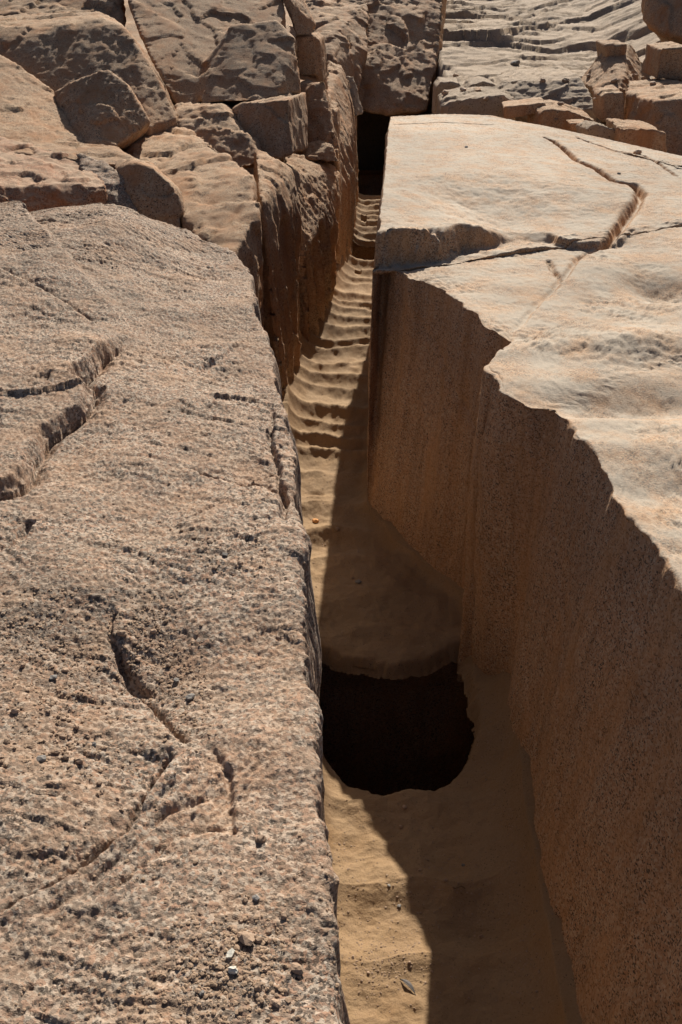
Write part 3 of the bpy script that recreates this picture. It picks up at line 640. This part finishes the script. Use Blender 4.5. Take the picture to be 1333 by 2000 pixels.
rock('flat_shelf', [[F(-80, 265, 8.3), F(30, 268, 8.2), F(120, 293, 7.9), F(230, 290, 7.9), F(290, 320, 7.7), F(225, 322, 7.5), F(100, 308, 7.6), F(-80, 290, 7.7), F(200, 300, 8.8), F(-80, 250, 9), (-3.2, 7.8, 1.4), (-1.2, 7.8, 1.4)]], 0.016, M_BLOCK,
     'thin pale shelf of rock between the slanting apron and reddish slab', 'rock slab', facet=0.2, seed=19, amp=0.5, st=(1.5, 1.5, .5))

# ================================================================== FAR END
def gfolds(V, Nn):
    V = V.copy(); w = sstep(.1, .6, -Nn[:, 1])
    V[:, 1] += w*0.10*ridged(V*np.array((1, .3, .25)), 0.55, 2, 401) 
    return V
rock('grey_folded_boulder', [[F(700, -60, 20.0), F(720, 30, 18.8), F(690, 60, 18.0), F(670, 110, 17.3), F(690, 215, 16.7), F(755, 222, 16.6), F(830, 215, 16.7), F(848, 150, 17.4), F(866, 0, 19.2), F(874, -80, 20.4), F(690, -80, 22), F(880, -60, 23), F(850, 220, 20), F(680, 200, 20)],
                             [F(600, -10, 18.6), F(690, 40, 17.6), F(650, 75, 16.6), F(640, 130, 15.9), F(690, 200, 16.0), F(720, 100, 17.0), F(720, 0, 18.6), F(580, -40, 19.5), F(690, 150, 18), F(600, 90, 16.4)]], 0.026, M_BLOCK,
     'massive grey boulder with hanging vertical folds closing the far trench', 'boulder', facet=0.5, seed=20, amp=0.7, extra=gfolds)
rock('far_trench_wall', [[(.93, 10.75, -2.2), (1.0, 16.5, -2.2), (1.0, 19.8, -2.2), (3.4, 10.75, -2.2), (3.4, 19.8, -2.2), (.95, 10.8, 1.0), (1.02, 16.4, .45), (1.02, 19.8, .3), (3.4, 10.8, 1.1), (3.4, 19.8, .9)]], 0.03, M_BLOCK,
     'shaded right side of the far trench beyond the end of the obelisk', 'rock wall', facet=0.4, seed=23, amp=0.5)
rock('dark_trench_wall', [[(.2, 15.1, -2.2), (.2, 19.8, -2.2), (-1.4, 15.1, -2.2), (-1.4, 19.8, -2.2), (.2, 15.15, 1.0), (.22, 19.8, .95), (-1.4, 15.2, 1.2), (-1.4, 19.8, 1.2)]], 0.03, M_BLOCK,
     'dark left side of the trench under the massive grey boulder', 'rock wall', facet=0.4, seed=24, amp=0.5)
rock('crumbly_knob', [[F(672, 150, 14.8), F(690, 148, 14.8), F(705, 205, 14.7), F(712, 222, 14.6), F(695, 230, 14.4), F(680, 210, 14.6), F(690, 180, 15.4)]], 0.014, M_HILL,
     'crumbly knob of rock at the foot of the grey boulder by the dark trench', 'stone', facet=0.1, seed=21, amp=0.7)
END = rock('trench_end_wall', [[(-.6, 19.6, -2.2), (-.6, 19.6, 1.2), (1.9, 19.6, 1.2), (1.9, 19.6, -2.2), (-.6, 20.5, -2.2), (-.6, 20.5, 1.2), (1.9, 20.5, 1.2), (1.9, 20.5, -2.2)]], 0.04, M_HILL,
     'dark rock wall that ends the trench under the grey boulder', 'rock wall', facet=0.4, seed=22, amp=0.6)

def hill_z(x, y):
    P = np.stack([x, y, x*0], -1)
    z = 1.22 + 0.105*(y-14.2) + 0.012*np.maximum(y-24, 0)**1.6
    z = z + 0.10*np.maximum(x-3.6, 0)**1.15 + 0.22*np.maximum(x-4.6, 0) + 0.02*np.maximum(1.5-x, 0)
    z = z - 0.9*sstep(12.8, 11.6, y) - 5*sstep(1.62, 1.40, x)*sstep(20.2, 19.4, y)
    wx = x + 0.22*fbm(P, 1.0, 4, 501, .5); wy = y + 0.18*fbm(P, 1.0, 4, 502, .5)
    z = z + 0.10*fbm(P, 3.0, 2, 505) - .02*ridged(np.stack([wx, wy, x*0], -1), 1.1, 2, 541, .5, (2.2, .9, 1))**2*.5
    z = z + flakes(wx, wy-.15*wx, 1.7, 507, (1.6, 1.0), .07, .008) + flakes(wx+.2*wy, wy-.3*wx, .7, 508, (1.6, .9), .09, .014) + flakes(wx, wy, .22, 509, (1.6, .9), .12, .02) + .012*fbm(P, .15, 3, 511, .6)
    for pts, h in (([(860, 76), (930, 72), (1000, 78), (1060, 70)], .07), ([(985, 55), (1010, 95), (1035, 135)], .03), ([(895, 40), (980, 28), (1080, 45), (1180, 20)], .12), ([(850, 14), (960, 18), (1100, 10), (1200, -10)], .16), ([(1100, 85), (1140, 65), (1190, 55)], .10), ([(870, 120), (960, 112), (1040, 125)], .04), ([(1040, 100), (1110, 96), (1160, 80)], .05)):
        h = h*.45; d, s_, t = polyline_dist(x + .2*fbm(P, .9, 2, 531, .3), y + .15*fbm(P, .9, 2, 532, .3), [W(a, b, 1.9)[:2] for a, b in pts]); fd = sstep(0, .15, t)*sstep(1, .85, t)
        z = z - h*fd*np.where(s_ < 0, np.exp(-d/.9)*sstep(0, .10, d), 0) - .4*h*fd*np.exp(-(d/.04)**2)
    return z
def build_hill():
    y = np.r_[np.linspace(11.5, 25, 350), 25+np.linspace(0, 1, 40)[1:]**1.5*25]
    x = np.r_[np.linspace(-3, 7.5, 300), 7.5+np.linspace(0, 1, 30)[1:]**1.5*14]
    X, Y = np.meshgrid(x, y); Z = hill_z(X, Y)
    o = mesh_obj('hillside', np.stack([X, Y, Z], -1).reshape(-1, 3), grid_faces(len(y), len(x)), M_HILL)
    tag(o, 'grey layered granite hillside rising behind the obelisk', kind='structure')
build_hill()
def build_bedrock():
    rows, cols = 170, 170
    y = np.linspace(5.9, 42, rows); X = -0.75 - (np.linspace(0, 1, cols)**1.6)[None]*16
    Y = np.repeat(y[:, None], cols, 1); X = np.repeat(X, rows, 0)
    P = np.stack([X, Y, X*0], -1)
    Z = 0.75 + 0.10*(Y-6) + 0.012*np.maximum(Y-16, 0)**1.5 + 0.12*np.maximum(-X-2, 0) + 0.2*fbm(P, 1.5, 4, 601) + 0.06*facets(P, .7, 603, .4, .1)
    Z = Z - 0.8*sstep(7.5, 6.2, Y)
    o = mesh_obj('bedrock', np.stack([X, Y, Z], -1).reshape(-1, 3), grid_faces(rows, cols), M_BLOCK)
    tag(o, 'bedrock ground under the blocks left of the trench', kind='structure')
    # ground under everything: right of the obelisk and round the scene
    rows = cols = 90
    X, Y = np.meshgrid(np.linspace(-60, 60, cols), np.linspace(-50, 90, rows)); P = np.stack([X, Y, X*0], -1)
    Z = -2.6 + 0.15*fbm(P, 9, 3, 611)
    o = mesh_obj('ground', np.stack([X, Y, Z], -1).reshape(-1, 3), grid_faces(rows, cols), M_HILL)
    tag(o, 'quarry ground below the cut blocks', kind='structure')
    rows = cols = 160
    X, Y = np.meshgrid(np.linspace(1.2, 9, cols), np.linspace(7.0, 13.2, rows)); P = np.stack([X, Y, X*0], -1)
    Z = 1.30 + 0.05*np.maximum(X-3.4, 0) + 0.1*fbm(P, .8, 4, 621) + 0.03*facets(P, .4, 623, .4, .1)
    o = mesh_obj('rubble_bed', np.stack([X, Y, Z], -1).reshape(-1, 3), grid_faces(rows, cols), M_HILL)
    tag(o, 'broken rock bed between obelisk and hillside', kind='structure')
build_bedrock()

def rr(name, poly, y, dy, label, cat, seed, vox=0.014, mat=None, dx=0.0, dz=0.0, facet=0.18, amp=0.5, lean=0.0, below=None, st=(1, 1, 1)):
    return rock(name, [prism(poly, y, dy, dx, dz, below, lean)], vox, mat or M_BLOCK, label, cat, amp=amp, facet=facet, seed=seed, st=st)
rr('log_shaped_block', [(984, 209), (1066, 200), (1071, 217), (986, 235)], 11.6, .55, 'long squared log of stone lying behind the obelisk top', 'stone block', 30, 0.012, dx=.05, dz=-.02, amp=.35)
rr('wedge_block', [(1056, 222), (1068, 214), (1110, 216), (1165, 236), (1165, 256), (1058, 256)], 11.3, .8, 'wedge shaped dark block right of the stone log', 'stone block', 31, 0.014, below=.95)
rr('thin_brick_stone', [(1114, 241), (1150, 240), (1153, 253), (1115, 255)], 10.95, .25, 'small flat stone resting against the wedge shaped block', 'stone', 32, 0.009, amp=.35, facet=.1)
rr('broken_flat_stone', [(1146, 252), (1165, 240), (1195, 250), (1258, 290), (1245, 300), (1150, 280)], 10.3, .5, 'flat jagged stone slab lying at the obelisk edge', 'stone slab', 33, 0.012, mat=M_HILL, dz=-.05, facet=.1, amp=.8)
rr('pink_edged_block', [(1212, 250), (1275, 253), (1300, 262), (1303, 302), (1285, 302), (1214, 270)], 10.1, .6, 'angular block with an orange front beside the flat jagged slab', 'stone block', 34, 0.012, dz=.0, facet=.2, below=.9)
rr('standing_cube', [(1176, 190), (1184, 183), (1220, 180), (1222, 238), (1178, 240)], 11.6, .55, 'dark upright cube of rock between the slab and the large block', 'stone block', 35, 0.013, facet=.3, amp=.4)
rock('large_right_block', [[F(1222, 178, 11.9), F(1220, 250, 11.6), F(1278, 200, 11.2), F(1280, 320, 10.8), F(1400, 190, 11.1), F(1400, 330, 10.6), F(1230, 160, 13.2), F(1290, 150, 14.0), F(1420, 150, 13.4), F(1230, 230, 13), (3.2, 11.3, .8), (4.6, 10.7, .8)]], 0.018, M_BLOCK,
     'large squared block with an orange left face at the right edge', 'rock block', facet=0.3, seed=36, amp=0.6)
rock('orange_scarp', [[F(1130, 160, 14.2), F(1150, 140, 14.3), F(1180, 110, 14.4), F(1186, 90, 14.6), F(1230, 85, 14.6), F(1222, 135, 14.0), F(1215, 175, 13.2), F(1170, 178, 13.4), F(1240, 100, 16), F(1160, 130, 16), F(1240, 170, 15), (3.5, 13.4, 1.0), (4.4, 13.4, 1.0)]], 0.018, M_BLOCK,
     'orange broken scarp of rock below the hillside on the right', 'rock', facet=0.25, seed=37, amp=0.7)
rr('dark_cleft_block', [(1183, 88), (1228, 86), (1222, 118), (1196, 130), (1186, 128)], 14.25, .6, 'dark block set into the top of the orange scarp', 'stone block', 38, 0.016, facet=.3, amp=.4)
rr('perched_block', [(1291, 96), (1345, 92), (1350, 128), (1292, 134)], 13.0, .7, 'squared pale topped block perched at the right picture edge', 'stone block', 39, 0.015, facet=.3, amp=.4, below=1.85)
rock('overhanging_wall', [[F(1255, -40, 15.6), F(1256, 40, 15.2), F(1290, 62, 14.8), F(1345, 78, 14.4), F(1420, 90, 14.0), F(1420, -120, 15.4), F(1255, -80, 18), F(1420, -80, 18), F(1300, 90, 17)]], 0.024, M_BLOCK,
     'brown overhanging rock wall in the upper right corner', 'rock wall', facet=0.5, seed=40, amp=0.6)
rr('low_dark_ledge_stone', [(866, 205), (880, 196), (930, 190), (985, 186), (1010, 200), (985, 222), (870, 224)], 12.2, .8, 'low dark rounded ledge stone behind the far end of the obelisk', 'stone', 41, 0.015, mat=M_HILL, below=1.0, facet=.25, amp=.7)
rr('split_slab', [(985, 190), (1045, 172), (1160, 168), (1172, 215), (1060, 222), (1000, 205)], 12.6, 1.2, 'pale sloping slab with fine steps under the hillside', 'rock slab', 42, 0.018, mat=M_HILL, lean=.7, below=1.0, facet=.3, amp=.8, st=(1.8, 1.8, .4))
rr('angular_ledge_stone', [(852, 170), (862, 160), (898, 162), (905, 178), (895, 192), (856, 195)], 13.4, .5, 'angular dark stone at the black gap beside the grey boulder', 'stone', 43, 0.014, mat=M_HILL, below=.9)
rr('humped_ledge_stone', [(905, 185), (920, 164), (945, 158), (968, 166), (970, 190), (910, 196)], 13.2, .5, 'humped dark ledge stone under the hillside foot', 'stone', 44, 0.014, mat=M_HILL, below=.9)
rr('long_ledge_stone', [(965, 178), (985, 160), (1040, 158), (1085, 152), (1090, 172), (1000, 182), (968, 188)], 13.4, .7, 'long dark ledge stone along the foot of the hillside', 'stone', 45, 0.015, mat=M_HILL, below=.9)
rr('chip_stone', [(912, 178), (940, 174), (945, 186), (915, 190)], 12.7, .2, 'small pale chip of stone lying on the dark ledge', 'stone', 46, 0.009, facet=.1)
def ground_rock(name, px, py, y, r, label, seed, mat=M_HILL):
    c = F(px, py, y); pts = [c + np.array((r*math.cos(a)*math.cos(b), r*math.sin(a)*math.cos(b), .8*r*math.sin(b))) for a in np.linspace(0, 6.28, 8)[:-1] for b in (-1.2, -.5, .3, 1.0)]
    return rock(name, [pts], r/9, mat, label, 'stone', facet=r, seed=seed, amp=.3, fine=.3)

# ================================================================== SMALL THINGS
def ledge_height(pts):
    dg = bpy.context.evaluated_depsgraph_get()
    return dg
bpy.context.view_layer.update()
DG = bpy.context.evaluated_depsgraph_get()
def drop(x, y, objs=None):
    ok, loc, nor, *_ = SC.ray_cast(DG, (x, y, 3.2), (0, 0, -1))
    return (loc if ok else None), nor
def hit(px, py):
    d = ray(px, py)
    ok, loc, nor, idx, ob, _ = SC.ray_cast(DG, (0, 0, CAM_H), d)
    return (loc if ok else None), nor, ob
PM = []
for k in range(6):
    bm = bmesh.new(); bmesh.ops.create_icosphere(bm, subdivisions=2, radius=1)
    V = np.array([v.co[:] for v in bm.verts]); sc = np.array((1, .72+.1*(k % 3), .5+.08*(k % 4)))
    dd = 0.28*perlin(V*1.3+k*7, 700+k) + facets(V, .9, 710+k, .3, .08)
    for v, p, e in zip(bm.verts, V, dd): v.co = (p*(1+e)*sc).tolist()
    me = bpy.data.meshes.new('pebble'); bm.to_mesh(me); bm.free()
    me.materials.append(M_PEB if k < 4 else M_PEBGREY); PM.append(me)
def pebble(px, py, size, label, group=None, mesh=None, name='pebble', cat='pebble', sink=.3):
    loc, nor, ob = hit(px, py)
    if loc is None: return None
    o = bpy.data.objects.new(name, mesh or random.choice(PM)); COL.objects.link(o)
    o.location = (loc[0], loc[1], loc[2] + size*sink); o.scale = (size,)*3
    o.rotation_euler = (random.uniform(-.3, .3), random.uniform(-.3, .3), random.uniform(0, 6.28))
    tag(o, label, cat, group); return o

for px, py, r in ((510, 1642, .011), (580, 1895, .012), (505, 1838, .008), (470, 1800, .006), (525, 1820, .007), (505, 1930, .009), (495, 1885, .007), (518, 1895, .006), (157, 1487, .010), (130, 1480, .008), (170, 1440, .008), (123, 1440, .009), (137, 1440, .009), (110, 1450, .007), (112, 1470, .007),
                  (195, 1530, .007), (67, 1667, .008), (105, 1325, .010), (45, 1300, .009), (128, 1310, .009), (185, 1455, .006), (60, 1460, .007), (240, 1240, .012), (270, 1290, .010), (226, 1360, .008), (300, 1235, .009), (330, 1300, .008), (345, 1330, .009), (318, 1260, .007),
                  (410, 1060, .010), (440, 1085, .010), (470, 1100, .009), (420, 1110, .008), (380, 1050, .011), (500, 1755, .007), (555, 1790, .007), (430, 1905, .006), (395, 1940, .005), (540, 1960, .008), (350, 1880, .005), (480, 1760, .006), (200, 1550, .007), (125, 1405, .007), (150, 1420, .008), (30, 1390, .009), (15, 1450, .008), (95, 1390, .007)):
    zone = ('beside the white chip at the bottom of the ledge' if py > 1780 and px > 380 else 'in the little cluster near the left edge of the ledge' if 1380 < py < 1540 and px < 190 else 'in the gritty hollow in the middle of the ledge' if 1200 < py < 1370 and px > 220
            else 'on the gritty patch near the trench edge of the ledge' if 1000 < py < 1130 else 'on the sandy left part of the ledge' if py < 1380 else 'scattered over the crumbly front of the ledge')
    pebble(px, py, r*1.1, 'small loose pebble ' + zone, 'pebbles ' + zone, mesh=random.choice(PM[:5]))
for px, py, r in ((790, 1577, .012), (783, 1615, .009), (700, 1138, .022), (635, 1420, .02), (780, 1770, .009), (760, 1730, .008), (720, 1900, .007), (745, 1850, .006), (800, 1880, .007), (690, 1870, .008), (820, 1700, .008), (870, 1720, .010), (905, 1690, .008), (940, 1830, .010), (660, 1035, .018), (690, 1130, .012), (700, 1078, .012)):
    zone = 'on the trench floor beyond the near shaft' if py < 1450 else 'in the sunlit strip of trench floor near the feather' if px < 810 and py > 1720 else 'on the shaded trench floor before the near shaft'
    pebble(px, py, r, 'small stone lying ' + zone, 'stones ' + zone, mesh=random.choice(PM))
pebble(617, 1019, .026, 'bright orange stone lying in the sunlit sand of the trench', mesh=(lambda m: (m.materials.clear(), m.materials.append(M_ORANGE), m)[2])(PM[1].copy()), name='orange_stone', cat='stone')
pebble(482, 1836, .019, 'largest brown pebble beside the white chip on the near ledge', name='brown_pebble', mesh=PM[0])
pebble(455, 1897, .010, 'whitish grey pebble just below the white chip', name='pale_pebble', mesh=(lambda m: (m.materials.clear(), m.materials.append(M_WHITE), m)[2])(PM[3].copy()))
pebble(82, 1484, .012, 'blue grey pebble beside the grit cluster at the left edge', name='grey_pebble', mesh=PM[5])
pebble(372, 1364, .014, 'flat grey pebble at the end of the gritty hollow', name='flat_grey_pebble', mesh=PM[4])
pebble(1005, 128, .085, 'lone dark boulder lying on the layered hillside', name='hillside_boulder', mesh=PM[5], cat='boulder')
pebble(911, 288, .016, 'tiny dark stone on the pale obelisk top left of the crack', name='dark_stone', mesh=PM[5], cat='stone')
pebble(1209, 340, .014, 'tiny dark stone on the obelisk top right of the crack', name='dark_stone', mesh=PM[5], cat='stone')
for i, (px, py, r) in enumerate(((905, 178, .05), (950, 196, .05), (1095, 205, .04), (1105, 160, .05), (1060, 160, .04), (1240, 150, .05), (1275, 165, .04), (1200, 160, .05), (1165, 195, .04), (1150, 150, .04), (890, 150, .05), (1085, 235, .03), (1245, 300, .04), (870, 185, .05))):
    pebble(px, py, r, 'broken bit of rubble among the blocks between obelisk and hillside', 'rubble behind the obelisk', mesh=random.choice(PM[:4]), name='rubble_stone', cat='stone')
# white chip: a thin triangular flake
loc, nor, _ = hit(450, 1868)
bm = bmesh.new(); c = [(-.010, -.004), (.002, -.006), (.011, .006), (.006, .012), (-.004, .007)]
lo = [bm.verts.new((x, y, 0)) for x, y in c]; hi = [bm.verts.new((x*.85, y*.85, .004+.002*(i % 2))) for i, (x, y) in enumerate(c)]
bm.faces.new(lo[::-1]); bm.faces.new(hi)
for i in range(5): bm.faces.new((lo[i], lo[(i+1) % 5], hi[(i+1) % 5], hi[i]))
me = bpy.data.meshes.new('white_chip'); bm.to_mesh(me); bm.free(); me.materials.append(M_WHITE)
o = bpy.data.objects.new('white_chip', me); COL.objects.link(o); o.location = (loc[0], loc[1], loc[2]+.004); o.rotation_euler = (.35, .1, .3)
tag(o, 'small white stone chip lying on the near ledge', 'chip')
# feather on the trench floor: curved shaft and two vanes
loc, nor, _ = hit(797, 1931)
root = bpy.data.objects.new('feather', None); COL.objects.link(root); root.location = (loc[0], loc[1], loc[2]+.004); root.rotation_euler = (0, .1, math.radians(-50)); root.empty_display_size = .02
tag(root, 'small dark grey feather lying on the sunlit trench floor', 'feather')
def fpart(name, V, Fq, mat):
    o = mesh_obj(name, V, Fq, mat); o.parent = root; return o
ts = np.linspace(0, 1, 13)
ctr = np.stack([.085*(ts-.5), .008*np.sin(ts*2.6), .006*np.sin(ts*3.14)], -1)
V = np.concatenate([ctr + np.array((0, math.cos(a)*.0011, math.sin(a)*.0011)) for a in (0, 2.1, 4.2)]); n = 13
fpart('shaft', V, [[k*n+i, k*n+i+1, ((k+1) % 3)*n+i+1, ((k+1) % 3)*n+i] for k in range(3) for i in range(n-1)], M_PEBGREY)
for sg, wd in ((1, .010), (-1, .007)):
    w_ = wd*np.sin(np.clip((ts-.12)/.88, 0, 1)**.7*3.1)
    e = ctr + np.stack([-.006*np.ones(13), sg*w_, .002+.3*w_], -1)
    V = np.concatenate([ctr, e, ctr+(0, 0, .0008), e+(0, 0, .0008)])
    Q = [[i, i+1, n+i+1, n+i] for i in range(n-1)] + [[2*n+i, 3*n+i, 3*n+i+1, 2*n+i+1] for i in range(n-1)] + [[n+i, n+i+1, 3*n+i+1, 3*n+i] for i in range(n-1)]
    fpart('vane', V, Q, M_FEATHER)
# dry twig
loc, nor, _ = hit(897, 1735)
ts = np.linspace(-.5, .5, 6); ctr = np.stack([.05*ts, .012*np.sin(ts*5), .004*np.cos(ts*7)], -1)
V = np.concatenate([ctr + np.array((0, math.cos(a)*.003, math.sin(a)*.003)) for a in (0, 1.57, 3.14, 4.71)])
o = mesh_obj('dry_twig', V, [[k*6+i, k*6+i+1, ((k+1) % 4)*6+i+1, ((k+1) % 4)*6+i] for k in range(4) for i in range(5)], M_TWIG)
o.location = (loc[0], loc[1], loc[2]+.006); o.rotation_euler = (0, .05, -.4)
tag(o, 'short dry twig on the shaded trench floor', 'twig')
# grit: thousands of grains nobody could count
def gravel(name, patches, label, mat, lo, hi):
    bm = bmesh.new(); bmesh.ops.create_icosphere(bm, subdivisions=1, radius=1); bm.verts.ensure_lookup_table()
    bv = np.array([v.co[:] for v in bm.verts]); bf = np.array([[v.index for v in f.verts] for f in bm.faces]); bm.free()
    Vs, Fs = [], []; k = 0
    for (cx, cy, rx, ry, n) in patches:
        for _ in range(n):
            px, py = random.gauss(cx, rx), random.gauss(cy, ry)
            loc, nor, ob = hit(px, py)
            if loc is None or abs(nor[2]) < .3: continue
            r = lo + (hi-lo)*random.random()**3.5
            v = bv*(r*np.array((1, .6+.5*random.random(), .35+.35*random.random())))*(0.75+0.5*rng.random((len(bv), 1)))
            a = random.random()*6.28; c, s_ = math.cos(a), math.sin(a)
            v = np.stack([v[:, 0]*c-v[:, 1]*s_, v[:, 0]*s_+v[:, 1]*c, v[:, 2]], -1) + np.array(loc) + (0, 0, r*.05)
            Vs.append(v); Fs.append(bf+len(bv)*k); k += 1
    o = mesh_obj(name, np.concatenate(Vs), np.concatenate(Fs), mat, smooth=False)
    tag(o, label, kind='stuff')
gravel('ledge_grit', [(110, 1320, 110, 90, 1300), (60, 1230, 80, 60, 500), (290, 1230, 45, 55, 700), (350, 1330, 25, 40, 300), (120, 1470, 50, 25, 250), (440, 1900, 70, 60, 900), (470, 1840, 45, 25, 200), (430, 1080, 50, 30, 350), (390, 1400, 30, 40, 200), (250, 1700, 200, 160, 500), (200, 1000, 180, 260, 500), (300, 1950, 160, 40, 300), (240, 520, 90, 30, 150)],
       'loose grit and gravel scattered over the near ledge', M_GRAVEL, .0016, .0065)
gravel('trench_grit', [(1000, 1620, 25, 90, 260), (960, 1440, 18, 60, 160), (1040, 1850, 20, 80, 200), (670, 1700, 20, 70, 220), (720, 1900, 30, 50, 160), (690, 990, 14, 60, 120), (800, 1150, 60, 50, 160), (745, 1870, 45, 30, 420), (800, 1800, 120, 120, 500), (660, 1120, 40, 80, 350), (640, 930, 35, 50, 200), (640, 780, 40, 60, 120), (730, 1740, 50, 50, 120), (900, 1710, 40, 25, 150), (880, 1850, 60, 60, 120), (650, 1080, 30, 60, 90), (640, 900, 30, 60, 90), (780, 1600, 60, 30, 80)],
       'fine grit scattered over the trench floor', M_GRAVEL, .0015, .006)
print('script', round(time.time()-T0, 1), 'tris', sum(len(m.loops)-2*len(m.polygons) for m in bpy.data.meshes))
